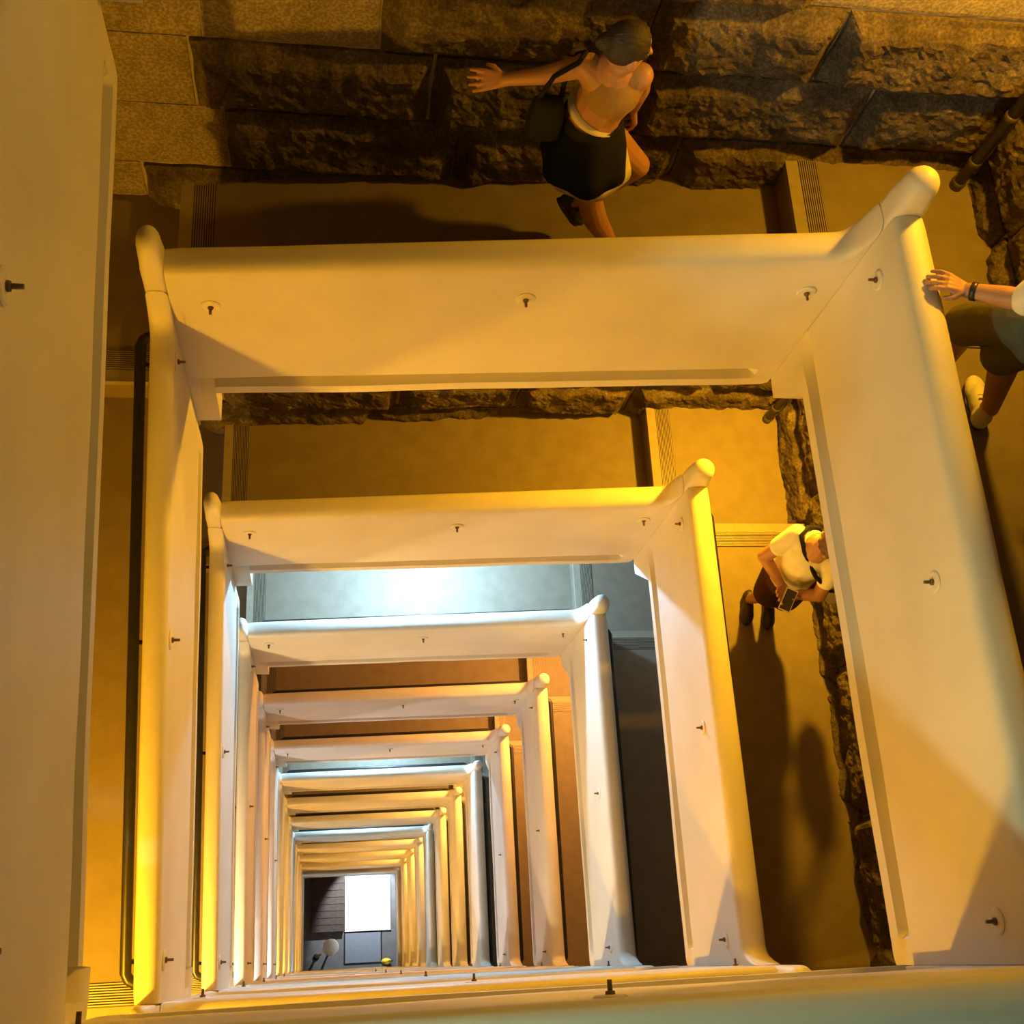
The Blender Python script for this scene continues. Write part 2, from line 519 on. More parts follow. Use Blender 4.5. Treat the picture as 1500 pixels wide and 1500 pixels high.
# ------------------------------------------------------------------ parapets
def parapet(k, sd):
    t = T_OF[sd]
    L = LEN[sd]
    a = ABLK[sd]
    near = k <= 2
    nseg = 36 if near else 10
    arc = 10 if near else 6
    root = empty('parapet', loc(sd, L / 2, t / 2, BASE[sd][1] + k * H))
    ro = root.location.copy()
    bm = bmesh.new()
    stations = [(x, False) for x in (0.0012, 0.02, 0.04, 0.065, 0.095, 0.13)] + [(0.17 + i / nseg * (L - a - 0.17), False) for i in range(nseg + 1)] + [(L - a + (0.001 if sd != 'R' else 0.16), True), (L - a * 0.35, True), (L - 0.05, True), (L, True)]
    rings = []
    sh = Vector((k * 3.1, ORDER.index(sd) * 7.7, 0))
    for s, blk in stations:
        f = s / L
        dr = lerp(RAIL[sd], f) + k * H - 0.20 * max(0.0, 1 - s / 0.10) ** 3.0
        db = lerp(BASE[sd], f) + k * H
        dbot = (LBASE[sd] + k * H) if blk else db
        e_ = max(0.0, min(1.0, (s - 0.0012) / 0.03, (L - s) / 0.03))
        w1 = e_ * 0.006 * noise.noise(Vector((s * 1.7, 0.3, 0)) + sh)
        w2 = e_ * 0.007 * noise.noise(Vector((s * 1.9, 4.3, 0)) + sh)
        w3 = e_ * 0.005 * noise.noise(Vector((s * 2.3, 8.3, 0)) + sh)
        lip = -0.008 * e_ if not blk else 0.0
        pr = []
        pr.append((lip + w1, dbot + w2))
        pr.append((lip + w1, db - 0.066 + w2) if not blk else (w1, db - 0.03))
        pr.append((0.040, db - 0.084 + w2) if 0.10 < s < L - 0.04 else (0.0, db - 0.084))
        pr.append((0.040, db - 0.134 + w2) if 0.10 < s < L - 0.04 else (0.0, db - 0.134))
        pr.append((0.001 + w3, db - 0.150 + w2))
        nf = 4
        for i in range(1, nf + 1):
            dd = (db - 0.150) + (dr + 0.045 - (db - 0.150)) * i / nf
            pr.append((w3 * (1 - i / nf) + e_ * 0.004 * noise.noise(Vector((s * 1.5, dd * 2, 1)) + sh), dd))
        r = t / 2 + 0.004 * e_
        pr.append((-0.002 * e_, dr + 0.022))
        for i in range(arc + 1):
            th = math.pi * i / arc
            cs, sn = math.cos(th), math.sin(th)
            pr.append((t / 2 - r * math.copysign(abs(cs) ** 0.72, cs), dr + 0.006 - 0.066 * abs(sn) ** 0.72 + w3))
        pr.append((t, dr + 0.06))
        pr.append((t, dbot))
        rings.append([bm.verts.new(loc(sd, s, u, d) - ro) for u, d in pr])
    n = len(rings[0])
    for A, B in zip(rings, rings[1:]):
        for j in range(n):
            bm.faces.new((A[j], A[(j + 1) % n], B[(j + 1) % n], B[j]))
    bm.faces.new(rings[0][::-1])
    bm.faces.new(rings[-1])
    me = mesh_of(bm, 'parapet_wall', smooth=True)
    w = link('wall_body', me, PLASTER, root)
    md = w.modifiers.new('edges', 'EDGE_SPLIT')
    md.split_angle = math.radians(42)
    # corner post with a domed top
    nx = ORDER[(ORDER.index(sd) + 1) % 4]
    tn = T_OF[nx]
    bm = bmesh.new()
    pr_, pd_ = 1.0, 1.01
    half = (abs(DIRS[sd][0]) * tn / 2 + abs(NRM[sd][0]) * t / 2, abs(DIRS[sd][1]) * tn / 2 + abs(NRM[sd][1]) * t / 2)
    dtop = RAIL[sd][1] + k * H - 0.235
    dmid = RAIL[nx][0] + (k + (1 if sd == 'B' else 0)) * H
    dbot = LBASE[sd] + k * H
    c = lambda d: loc(sd, L + tn / 2, t / 2, d) - ro
    prof = [(dbot, 1.0, 14), (dmid + 0.2, 1.0, 14), (dmid - 0.12, 1.0, 12), (dtop + 0.18, 1.0, 7), (dtop + 0.12, 1.005, 3.2), (dtop + 0.06, 1.01, 2.2)]
    prof += [(dtop + 0.06 - 0.06 * math.sin(math.radians(an)), pd_ * math.cos(math.radians(an)), 2) for an in (20, 40, 58, 74, 85)]
    nn = 32 if near else 16
    rings = []
    for d, rad, ex in prof:
        ring = []
        for i in range(nn):
            th = 2 * math.pi * (i + 0.5) / nn
            cx, cy = math.cos(th), math.sin(th)
            g = rad / (abs(cx) ** ex + abs(cy) ** ex) ** (1 / ex)
            ring.append(bm.verts.new(c(d) + Vector((cx * g * half[0], cy * g * half[1], 0)) * 0.982))
        rings.append(ring)
    for A, B in zip(rings, rings[1:]):
        for i in range(nn):
            bm.faces.new((A[i], A[(i + 1) % nn], B[(i + 1) % nn], B[i]))
    bm.faces.new(rings[0][::-1])
    bm.faces.new(rings[-1])
    # flared shoulder running down onto the next rail
    link('corner_post', mesh_of(bm, 'corner_post', smooth=True), PLASTER, root)
    # round cover plates with a stud
    if k <= 4:
        nrm = Vector((-NRM[sd][0], -NRM[sd][1], 0))
        for s in (0.135, L * 0.475, L - 0.165):
            d = lerp(BOLT[sd], s / L) + k * H
            p = loc(sd, s, 0.0, d) - ro
            bm = bmesh.new()
            add_tube(bm, [p + nrm * -0.01, p + nrm * 0.004, p + nrm * 0.008], [0.043, 0.043, 0.036], 24)
            pl = link('cover_plate', mesh_of(bm, 'cover_plate', smooth=False), BOLTMAT, root)
            bm = bmesh.new()
            add_tube(bm, [p + nrm * 0.006, p + nrm * 0.016, p + nrm * 0.017, p + nrm * 0.042], [0.013, 0.012, 0.0065, 0.006], 8)
            link('bolt', mesh_of(bm, 'bolt'), STUDMAT, pl)
    first = {'R': "cream plastered parapet under the hand of the person in olive shorts", 'T': "cream plastered parapet hiding the feet of the hurrying woman",
             'L': "cream plastered parapet on the hurrying woman's downhill side, her own turn", 'B': 'cream plastered parapet facing the hurrying woman across the shaft, her own turn'}
    lab = first[sd] if k == 0 else 'cream plastered parapet on %s, %s' % (SIDE_WORDS[sd], turn_words(k))
    tag(root, lab, 'parapet', 'parapets winding down the shaft')


for k, sd in chain():
    parapet(k, sd)


# ------------------------------------------------------------------ handrails
def handrail(k, sd):
    L, t = LEN[sd], T_OF[sd]
    root = empty('handrail', loc(sd, L / 2, t, lerp(BOLT[sd], 0.5) + k * H))
    ro = root.location.copy()
    u = t + 0.055
    r = 0.024
    pts = []
    d0 = lambda s: lerp(BOLT[sd], s / L) + k * H
    for s, uu in ((0.03, t + 0.003), (0.032, t + 0.02), (0.045, t + 0.042), (0.07, u), (L * 0.33, u), (L * 0.66, u), (L - 0.12, u), (L - 0.095, t + 0.042), (L - 0.082, t + 0.02), (L - 0.08, t + 0.003)):
        pts.append(loc(sd, s, uu, d0(s)) - ro)
    bm = bmesh.new()
    add_tube(bm, pts, r, 12)
    link('rail_tube', mesh_of(bm, 'rail_tube', smooth=True), BLACK, root)
    for s in (0.135, L * 0.475, L - 0.165):
        bm = bmesh.new()
        add_tube(bm, [loc(sd, s, t + 0.003, d0(s) + 0.03) - ro, loc(sd, s, t + 0.03, d0(s) + 0.035) - ro, loc(sd, s, u, d0(s) + 0.01) - ro], [0.014, 0.010, 0.010], 8)
        link('bracket', mesh_of(bm, 'bracket'), BLACK, root)
    tag(root, 'black handrail on %s, %s' % (SIDE_WORDS[sd], turn_words(k)), 'handrail', 'black handrails along the flights')


for k, sd in chain():
    if k >= -1 or sd == 'B':
        handrail(k, sd)

# ------------------------------------------------------------------ wall pipe in the corner
for k in (0, 1):
    root = empty('wall_pipe', P(3.215, 3.625, 4.60 + k * H))
    ro = root.location.copy()
    bm = bmesh.new()
    add_tube(bm, [P(3.215, 3.625, 4.60 + k * H) - ro, P(3.215, 3.625, 4.95 - H + k * H) - ro], 0.029, 16)
    link('pipe', mesh_of(bm, 'pipe', smooth=True), PIPEMAT, root)
    for d in (4.585, 4.42, 4.08, 3.2):
        bm = bmesh.new()
        add_tube(bm, [P(3.215, 3.625, d + 0.025 + k * H) - ro, P(3.215, 3.625, d - 0.015 + k * H) - ro, P(3.215, 3.625, d - 0.025 + k * H) - ro], [0.035, 0.036, 0.030], 16)
        link('coupling', mesh_of(bm, 'coupling', smooth=True), PIPEMAT, root)
    tag(root, 'dark metal pipe standing in the stone corner, %s' % ("level with the hurrying woman" if k == 0 else "one turn below the hurrying woman"), 'pipe')


# ------------------------------------------------------------------ lamps
LAMPBODY = plain('lamp_housing', (0.25, 0.24, 0.22), 0.4)


def lamp_turn(k):
    return "the hurrying woman's own turn" if k == 0 else ("one turn above the hurrying woman" if k < 0 else "%s turn below the hurrying woman's" % ORD[k])


def wall_lamp(x, y, d, wall, colour, watts, label):
    root = empty('wall_lamp', P(x, y, d))
    n = {'T': Vector((0, 1, 0)), 'B': Vector((0, -1, 0)), 'R': Vector((1, 0, 0)), 'L': Vector((-1, 0, 0))}[wall]
    dist = abs(WALL[wall] - (x if wall in 'RL' else y))
    bm = bmesh.new()
    add_tube(bm, [n * dist, n * (dist - 0.03), n * (dist - 0.05)], [0.10, 0.10, 0.06], 20)
    link('back_plate', mesh_of(bm, 'back_plate'), LAMPBODY, root)
    bm = bmesh.new()
    add_tube(bm, [n * (dist - 0.05), n * 0.085, n * 0.075], [0.02, 0.02, 0.035], 12)
    link('lamp_arm', mesh_of(bm, 'lamp_arm'), LAMPBODY, root)
    ld = bpy.data.lights.new('lamp_light', 'POINT')
    ld.energy = watts
    ld.color = colour
    ld.shadow_soft_size = 0.06
    lo = bpy.data.objects.new('lamp_light', ld)
    COL.objects.link(lo)
    lo.parent = root
    tag(root, label, 'lamp', 'lamps on the shaft walls')


for k, (c, w) in LB_LAMPS.items():
    wall_lamp(-1.47, -0.85, LANDING['L'] + k * H - 1.70, 'B', c, w, 'wall lamp diagonally opposite the pipe corner, ' + lamp_turn(k))
for k, (c, w) in RT_LAMPS.items():
    wall_lamp(2.98, 3.36, LANDING['R'] + k * H - 2.05, 'T', c, w, 'wall lamp above the corner landing with the pipe, ' + lamp_turn(k))
for k, (c, w) in T_LAMPS.items():
    wall_lamp(0.75, 3.60, 4.95 + k * H - 1.2, 'T', c, w, "cool wall lamp on the rough stone wall side, " + lamp_turn(k))

# ------------------------------------------------------------------ ground level
GF = noisy_mat('ground_floor', (0.13, 0.13, 0.14), (0.17, 0.17, 0.18), scale=3, rough=0.6)
bm = bmesh.new()
add_box(bm, WALL['L'] - TH, WALL['R'] + TH, WALL['B'] - TH, WALL['T'] + TH, -0.3, 0.0)
o = struct('floor', mesh_of(bm, 'floor'), GF, 'grey ground floor at the bottom of the shaft')

# ------------------------------------------------------------------ people
def remeshed(name, bm, voxel, smooth=4):
    me = mesh_of(bm, name)
    tmp = bpy.data.objects.new('tmp', me)
    COL.objects.link(tmp)
    r = tmp.modifiers.new('r', 'REMESH')
    r.mode = 'VOXEL'
    r.voxel_size = voxel
    r.use_smooth_shade = True
    s = tmp.modifiers.new('s', 'SMOOTH')
    s.iterations = smooth
    s.factor = 0.5
    dg = bpy.context.evaluated_depsgraph_get()
    out = bpy.data.meshes.new_from_object(tmp.evaluated_get(dg))
    out.name = name
    bpy.data.objects.remove(tmp)
    bpy.data.meshes.remove(me)
    for p in out.polygons:
        p.use_smooth = True
    return out


def caps(bm, chain_):
    for (p0, r0), (p1, r1) in zip(chain_, chain_[1:]):
        add_capsule(bm, p0, r0, p1, r1)


def add_hand(bm, wrist, direction, palm_normal, curl=0.5, thumb_side=1):
    """palm, four fingers and a thumb rooted at the wrist"""
    d = direction.normalized()
    n = (palm_normal - d * palm_normal.dot(d)).normalized()
    w = d.cross(n)
    pc = wrist + d * 0.045
    for f in (-1, -0.33, 0.33, 1):
        add_capsule(bm, wrist + w * 0.012 * f, 0.016, pc + d * 0.036 + w * 0.030 * f, 0.0125)
    for i, f in enumerate((-1.05, -0.36, 0.34, 1.0)):
        ln = (0.062, 0.074, 0.070, 0.055)[i]
        b = pc + d * 0.036 + w * 0.0325 * f
        fan = w * 0.16 * f
        a1 = curl * 0.7
        a2 = curl * 1.6
        d1 = (d * math.cos(a1) + n * math.sin(a1) + fan).normalized()
        d2 = (d * math.cos(a2) + n * math.sin(a2) + fan * 0.6).normalized()
        m = b + d1 * ln * 0.55
        add_capsule(bm, b, 0.0100, m, 0.0092)
        add_capsule(bm, m, 0.0092, m + d2 * ln * 0.55, 0.0080)
    tb = wrist + d * 0.025 + w * 0.026 * -thumb_side
    tm = tb + (d * 0.6 - w * thumb_side * 0.7 + n * 0.3).normalized() * 0.036
    add_capsule(bm, tb, 0.014, tm, 0.011)
    add_capsule(bm, tm, 0.011, tm + (d * 0.9 - w * thumb_side * 0.25 + n * 0.3).normalized() * 0.03, 0.009)


def add_head(bm, c, face, up, s=1.0):
    """skull, jaw, nose, ears, lips, brow"""
    f = face.normalized()
    u = (up - f * up.dot(f)).normalized()
    r = f.cross(u)
    R = Matrix((r, f, u)).transposed()
    add_ellipsoid(bm, c + u * 0.02 * s - f * 0.008 * s, (0.074 * s, 0.092 * s, 0.098 * s), R)
    add_ellipsoid(bm, c - u * 0.055 * s + f * 0.022 * s, (0.055 * s, 0.062 * s, 0.058 * s), R)
    add_capsule(bm, c + f * 0.088 * s + u * 0.012 * s, 0.008 * s, c + f * 0.104 * s - u * 0.022 * s, 0.012 * s)
    add_capsule(bm, c + f * 0.083 * s - u * 0.055 * s - r * 0.016 * s, 0.008 * s, c + f * 0.083 * s - u * 0.055 * s + r * 0.016 * s, 0.008 * s)
    add_capsule(bm, c + f * 0.080 * s + u * 0.030 * s - r * 0.035 * s, 0.010 * s, c + f * 0.080 * s + u * 0.030 * s + r * 0.035 * s, 0.010 * s)
    for sg in (-1, 1):
        add_ellipsoid(bm, c + r * 0.075 * s * sg - f * 0.005 * s - u * 0.005 * s, (0.012 * s, 0.018 * s, 0.028 * s), R)
    return f, u, r


def eyes(parent, c, f, u, r, s=1.0):
    for sg in (-1, 1):
        bm = bmesh.new()
        add_ellipsoid(bm, c + f * 0.078 * s + u * 0.008 * s + r * 0.030 * s * sg, (0.012 * s, 0.008 * s, 0.008 * s), Matrix((r, f, u)).transposed(), 10, 6)
        link('eye', mesh_of(bm, 'eye', True), EYEMAT, parent)


EYEMAT = plain('eye_dark', (0.03, 0.02, 0.015), 0.3)
SKIN = noisy_mat('skin', (0.40, 0.19, 0.11), (0.46, 0.235, 0.14), scale=12, rough=0.5)
HAIR = noisy_mat('dark_brown_hair', (0.018, 0.010, 0.006), (0.05, 0.028, 0.015), scale=60, rough=0.65, stretch=(0.25, 1, 1), bump=0.6, bump_scale=130)
HAIR2 = noisy_mat('brown_hair', (0.09, 0.045, 0.022), (0.16, 0.085, 0.04), scale=60, rough=0.65, stretch=(0.25, 1, 1), bump=0.6, bump_scale=130)


def cloth(name, c):
    return noisy_mat(name, tuple(v * 0.88 for v in c), c, scale=14, rough=0.85, bump=0.35, bump_scale=26, spec=0.15)


def shoe(parent, heel, toe, mat, sole_mat, w=0.043):
    """heel and toe: floor points"""
    heel, toe = Vector(heel), Vector(toe)
    d = (toe - heel).normalized()
    up = Vector((0, 0, 1))
    sd_ = d.cross(up).normalized()
    Ln = (toe - heel).length
    R = Matrix((sd_, d, sd_.cross(d))).transposed()
    bm = bmesh.new()
    add_ellipsoid(bm, heel + d * 0.05 + up * 0.045, (w * 0.85, 0.055, 0.045), R)
    add_ellipsoid(bm, heel + d * 0.045 + up * 0.078, (w * 0.78, 0.046, 0.03), R)
    add_ellipsoid(bm, heel + d * Ln * 0.5 + up * 0.045, (w * 0.9, 0.09, 0.042), R)
    add_ellipsoid(bm, heel + d * (Ln - 0.075) + up * 0.034, (w * 1.05, 0.078, 0.030), R)
    sh = link('shoe', remeshed('shoe', bm, 0.006, 5), mat, parent)
    bm = bmesh.new()
    n = 22
    ring0, ring1 = [], []
    for i in range(n):
        t = 2 * math.pi * i / n
        x = math.cos(t)
        y = math.sin(t)
        ww = w * (1.0 if y > 0 else 0.82)
        p = heel + d * (Ln / 2 + y * Ln / 2) + sd_ * x * ww
        ring0.append(bm.verts.new(p + up * 0.001))
        ring1.append(bm.verts.new(p + up * 0.022))
    for i in range(n):
        bm.faces.new((ring0[i], ring0[(i + 1) % n], ring1[(i + 1) % n], ring1[i]))
    bm.faces.new(ring0)
    bm.faces.new(ring1)
    link('sole', mesh_of(bm, 'sole'), sole_mat, sh)
    bm = bmesh.new()
    for i in range(4):
        c = heel + d * (Ln * 0.46 + i * 0.020) + up * (0.086 - i * 0.006)
        add_tube(bm, [c - sd_ * 0.020, c + up * 0.004, c + sd_ * 0.020], 0.004, 6)
    link('laces', mesh_of(bm, 'laces'), sole_mat, sh)
    return sh


V = Vector


def person_root(x, y, d, label):
    r = empty('person', P(x, y, d))
    tag(r, label, 'person')
    return r


def put(name, bm, mat, root, voxel=None, smooth=4):
    """mesh built in world coordinates, stored relative to the person"""
    rel(bm, root.location)
    me = remeshed(name, bm, voxel, smooth) if voxel else mesh_of(bm, name, True)
    return link(name, me, mat, root)


# ---- the woman hurrying along the stone wall
TAN = cloth('tan_top', (0.34, 0.21, 0.085))
BLACKCLOTH = cloth('black_skirt', (0.014, 0.014, 0.013))
CREAMCLOTH = cloth('cream_lining', (0.72, 0.64, 0.46))
DARKSHOE = plain('dark_shoe', (0.035, 0.025, 0.02), 0.5)
w1 = person_root(1.25, 3.28, 4.895, 'person in tan top and black skirt hurrying past the rough stone wall')
r0 = w1.location
hip = P(1.10, 3.33, 4.00)
waist = P(1.12, 3.335, 3.85)
chest = P(1.14, 3.315, 3.70)
neck = P(1.13, 3.28, 3.54)
head = P(1.125, 3.235, 3.405)
shF, shB = P(1.235, 3.29, 3.60), P(1.01, 3.33, 3.61)
hipA, hipB = P(1.14, 3.39, 4.02), P(1.08, 3.27, 4.03)
kneeA, ankA = P(1.405, 3.395, 4.29), P(1.16, 3.39, 4.57)
kneeB, ankB = P(1.20, 3.28, 4.42), P(1.40, 3.30, 4.81)
bm = bmesh.new()
caps(bm, [(hip, 0.135), (waist, 0.108), (chest, 0.122), (P(1.13, 3.31, 3.60), 0.085), (neck, 0.050), (head, 0.05)])
caps(bm, [(chest + V((0.07, 0, 0.05)), 0.078), (shF, 0.053)])
caps(bm, [(chest + V((-0.07, 0, 0.05)), 0.078), (shB, 0.053)])
eB, hB = P(0.85, 3.32, 3.67), P(0.705, 3.345, 3.735)
caps(bm, [(shB, 0.047), (eB, 0.037), (hB, 0.026)])
add_hand(bm, hB, V((-1, 0.1, -0.25)), V((0, 0.65, -0.75)), 0.3, 1)
eF, hF = P(1.30, 3.40, 3.80), P(1.32, 3.47, 4.00)
caps(bm, [(shF, 0.047), (eF, 0.037), (hF, 0.026)])
add_hand(bm, hF, V((0.3, 0.2, -0.8)), V((-1, 0, 0)), 0.8, -1)
caps(bm, [(hipA, 0.095), (kneeA, 0.060), (P(1.32, 3.395, 4.40), 0.058), (ankA, 0.036)])
caps(bm, [(hipB, 0.095), (kneeB, 0.060), (P(1.26, 3.285, 4.57), 0.058), (ankB, 0.036)])
caps(bm, [(ankA, 0.036), (ankA + V((-0.04, 0, -0.03)), 0.03)])
caps(bm, [(ankB, 0.036), (ankB + V((0.03, 0, -0.05)), 0.032)])
f, u, r = add_head(bm, head, V((0.85, 0.25, -0.25)), V((0.15, 0, 1)))
body = put('body', bm, SKIN, w1, 0.0048, 3)
eyes(w1, head - r0, f, u, r)
bm = bmesh.new()
add_ellipsoid(bm, head - f * 0.022 + u * 0.033, (0.080, 0.096, 0.094), Matrix((r, f, u)).transposed())
caps(bm, [(head - f * 0.07 + u * 0.05, 0.045), (head - f * 0.125 + u * 0.03, 0.035)])
for q_ in range(9):
    a_ = -1.6 + q_ * 0.4
    add_capsule(bm, head - f * 0.11 + u * 0.05, 0.018, head + f * 0.03 + r * 0.070 * math.sin(a_) + u * (0.04 + 0.070 * math.cos(a_)), 0.012)
put('hair', bm, HAIR, w1, 0.008, 3)
bm = bmesh.new()
caps(bm, [(P(1.135, 3.32, 3.77), 0.112), (chest, 0.130), (P(1.132, 3.315, 3.62), 0.088)])
caps(bm, [(chest + V((0.06, 0, 0.04)), 0.083), (shF + V((-0.02, 0, 0.002)), 0.052)])
caps(bm, [(chest + V((-0.06, 0, 0.04)), 0.083), (shB + V((0.02, 0, 0.002)), 0.052)])
put('top', bm, TAN, w1, 0.008, 6)
bm = bmesh.new()
add_tube(bm, [P(1.115, 3.335, 3.868), P(1.112, 3.335, 3.876), P(1.11, 3.335, 3.884)], [0.128, 0.131, 0.128], 28)
put('belt', bm, CREAMCLOTH, w1)


def flared(bm, top, mid, hem, rt, rm, rh, n=40, folds=7, depth=0.018):
    rings = []
    for c, rad, fd in ((top, rt, 0), (top.lerp(mid, 0.5), ((rt[0] + rm[0]) / 2, (rt[1] + rm[1]) / 2), 0.3), (mid, rm, 0.6), (mid.lerp(hem, 0.5), ((rm[0] + rh[0]) / 2, (rm[1] + rh[1]) / 2), 0.8), (hem, rh, 1.0)):
        d = (hem - top).normalized()
        uu, vv = frame_of(d)
        rings.append([bm.verts.new(c + (uu * math.cos(t) * rad[0] + vv * math.sin(t) * rad[1]) * (1 + depth / 0.2 * fd * math.cos(folds * t))) for t in [2 * math.pi * i / n for i in range(n)]])
    inner = []
    for ring, c in ((rings[-1], hem), (rings[2], mid)):
        inner.append([bm.verts.new(c + (v.co - c) * 0.95) for v in ring])
    rings += inner
    for a, b in zip(rings, rings[1:]):
        for i in range(n):
            bm.faces.new((a[i], a[(i + 1) % n], b[(i + 1) % n], b[i]))


bm = bmesh.new()
flared(bm, P(1.105, 3.335, 3.89), P(1.105, 3.33, 4.02), P(1.12, 3.32, 4.18), (0.128, 0.128), (0.185, 0.178), (0.215, 0.195), folds=6, depth=0.012)
put('skirt', bm, BLACKCLOTH, w1)
bm = bmesh.new()
flared(bm, P(1.12, 3.33, 4.06), P(1.14, 3.32, 4.14), P(1.165, 3.31, 4.235), (0.16, 0.16), (0.175, 0.17), (0.185, 0.18), folds=5, depth=0.01)
put('underskirt', bm, CREAMCLOTH, w1)
sh_ = shoe(w1, P(1.33, 3.285, 4.882) - r0, P(1.57, 3.34, 4.862) - r0, DARKSHOE, DARKSHOE)
sh_ = shoe(w1, V((0, 0, 0)), V((0.24, 0, 0)), DARKSHOE, DARKSHOE)
sh_.location = ankA - r0 + V((-0.085, 0.0, 0.0))
sh_.rotation_euler = (0, math.radians(55), 0)
# her black shoulder bag
bag = empty('shoulder_bag', P(0.885, 3.26, 3.95))
bm = bmesh.new()
rings = []
for i, (z, a, b) in enumerate(((0, 0.055, 0.04), (0.02, 0.072, 0.055), (0.11, 0.075, 0.055), (0.19, 0.065, 0.042), (0.22, 0.05, 0.02))):
    rings.append([bm.verts.new((math.copysign(abs(math.cos(t)) ** 0.6, math.cos(t)) * a, math.copysign(abs(math.sin(t)) ** 0.6, math.sin(t)) * b, z)) for t in [2 * math.pi * k / 24 for k in range(24)]])
for a, b in zip(rings, rings[1:]):
    for i in range(24):
        bm.faces.new((a[i], a[(i + 1) % 24], b[(i + 1) % 24], b[i]))
bm.faces.new(rings[0][::-1]); bm.faces.new(rings[-1])
link('bag_body', mesh_of(bm, 'bag_body', True), BLACKCLOTH, bag)
bm = bmesh.new()
add_tube(bm, [V((-0.05, 0, 0.20)), V((0.0, 0.03, 0.31)), V((0.085, 0.035, 0.392)), V((0.115, 0.075, 0.408)), V((0.10, 0.13, 0.34)), V((0.06, 0.07, 0.24)), V((0.05, 0.02, 0.20))], 0.011, 8)
link('strap', mesh_of(bm, 'strap', True), BLACKCLOTH, bag)
tag(bag, 'black shoulder bag swinging at the side of the hurrying woman', 'bag')

# ---- the person in olive shorts stepping down with a hand on the rail
OLIVE = cloth('olive_shorts', (0.17, 0.145, 0.08))
SHIRT = cloth('white_shirt', (0.78, 0.74, 0.62))
WHITESHOE = plain('white_sneaker', (0.72, 0.68, 0.60), 0.5)
w2 = person_root(2.93, 2.30, 4.41, 'person in olive shorts and pale shirt stepping down with one hand on the parapet')
r0 = w2.location
hip = P(2.78, 2.17, 3.56)
hipR, hipL = P(2.86, 2.15, 3.58), P(2.70, 2.19, 3.58)
kneeR, ankR = P(2.85, 2.31, 3.95), P(2.935, 2.19, 4.31)
kneeL, ankL = P(2.74, 2.47, 4.02), P(2.80, 2.46, 4.33)
chest = P(2.82, 2.20, 3.20)
neck, head = P(2.84, 2.24, 2.99), P(2.85, 2.29, 2.85)
shL, shR = P(2.645, 2.22, 3.10), P(3.00, 2.17, 3.10)
elL, wrL = P(2.55, 2.17, 3.39), P(2.395, 2.275, 3.500)
elR, wrR = P(3.06, 2.08, 3.38), P(3.05, 2.24, 3.56)
bm = bmesh.new()
caps(bm, [(hip, 0.150), (P(2.80, 2.18, 3.40), 0.135), (chest, 0.145), (P(2.83, 2.21, 3.06), 0.09), (neck, 0.058), (head, 0.055)])
caps(bm, [(chest + V((-0.09, 0, 0.06)), 0.085), (shL, 0.06)])
caps(bm, [(chest + V((0.09, 0, 0.06)), 0.085), (shR, 0.06)])
caps(bm, [(shL, 0.056), (elL, 0.043), (elL.lerp(wrL, 0.35), 0.042), (wrL, 0.029)])
caps(bm, [(shR, 0.056), (elR, 0.043), (elR.lerp(wrR, 0.35), 0.042), (wrR, 0.029)])
add_hand(bm, wrL, V((-0.93, 0.35, 0.10)), V((0, 0, -1)), 0.42, -1)
add_hand(bm, wrR, V((0, 0.6, -0.7)), V((-1, 0, 0)), 0.7, -1)
caps(bm, [(hipR, 0.105), (kneeR, 0.066), (P(2.88, 2.27, 4.08), 0.064), (ankR, 0.040), (ankR + V((0, 0.02, -0.05)), 0.036)])
caps(bm, [(hipL, 0.105), (kneeL, 0.066), (P(2.76, 2.47, 4.14), 0.064), (ankL, 0.040), (ankL + V((0, 0.02, -0.05)), 0.036)])
f, u, r = add_head(bm, head, V((-0.1, 0.9, -0.45)), V((0, 0.3, 1)))
put('body', bm, SKIN, w2, 0.0048, 3)
eyes(w2, head - r0, f, u, r)
bm = bmesh.new()
add_ellipsoid(bm, head - f * 0.022 + u * 0.035, (0.084, 0.098, 0.095), Matrix((r, f, u)).transposed())
put('hair', bm, HAIR, w2, 0.008, 3)
bm = bmesh.new()
caps(bm, [(P(2.785, 2.17, 3.46), 0.158), (P(2.775, 2.19, 3.42), 0.154), (P(2.80, 2.19, 3.34), 0.150), (chest, 0.158), (P(2.83, 2.21, 3.09), 0.098)])
caps(bm, [(chest + V((-0.09, 0, 0.06)), 0.093), (shL, 0.069), (shL.lerp(elL, 0.97), 0.066)])
caps(bm, [(chest + V((0.09, 0, 0.06)), 0.093), (shR, 0.069), (shR.lerp(elR, 0.72), 0.062)])
put('shirt', bm, SHIRT, w2, 0.009, 5)
bm = bmesh.new()
caps(bm, [(hip, 0.160), (hip + V((0, 0, -0.04)), 0.160)])
caps(bm, [(hipR, 0.118), (hipR.lerp(kneeR, 0.6), 0.104), (kneeR + V((0, -0.01, -0.07)), 0.094)])
caps(bm, [(hipL, 0.118), (hipL.lerp(kneeL, 0.6), 0.104), (kneeL + V((0, 0, -0.05)), 0.096)])
put('shorts', bm, OLIVE, w2, 0.009, 5)
shoe(w2, P(2.91, 2.12, 4.412) - r0, P(2.935, 2.39, 4.415) - r0, WHITESHOE, plain('shoe_trim', (0.10, 0.085, 0.07), 0.6), 0.05)
shoe(w2, P(2.79, 2.40, 4.415) - r0, P(2.80, 2.67, 4.418) - r0, WHITESHOE, plain('shoe_trim', (0.10, 0.085, 0.07), 0.6), 0.05)
bm = bmesh.new()
ww = wrL.lerp(elL, 0.12)
ax = (elL - wrL).normalized()
add_tube(bm, [ww - ax * 0.011, ww + ax * 0.011], 0.036, 18)
put('watch', bm, plain('watch_band', (0.05, 0.035, 0.03), 0.3), w2)

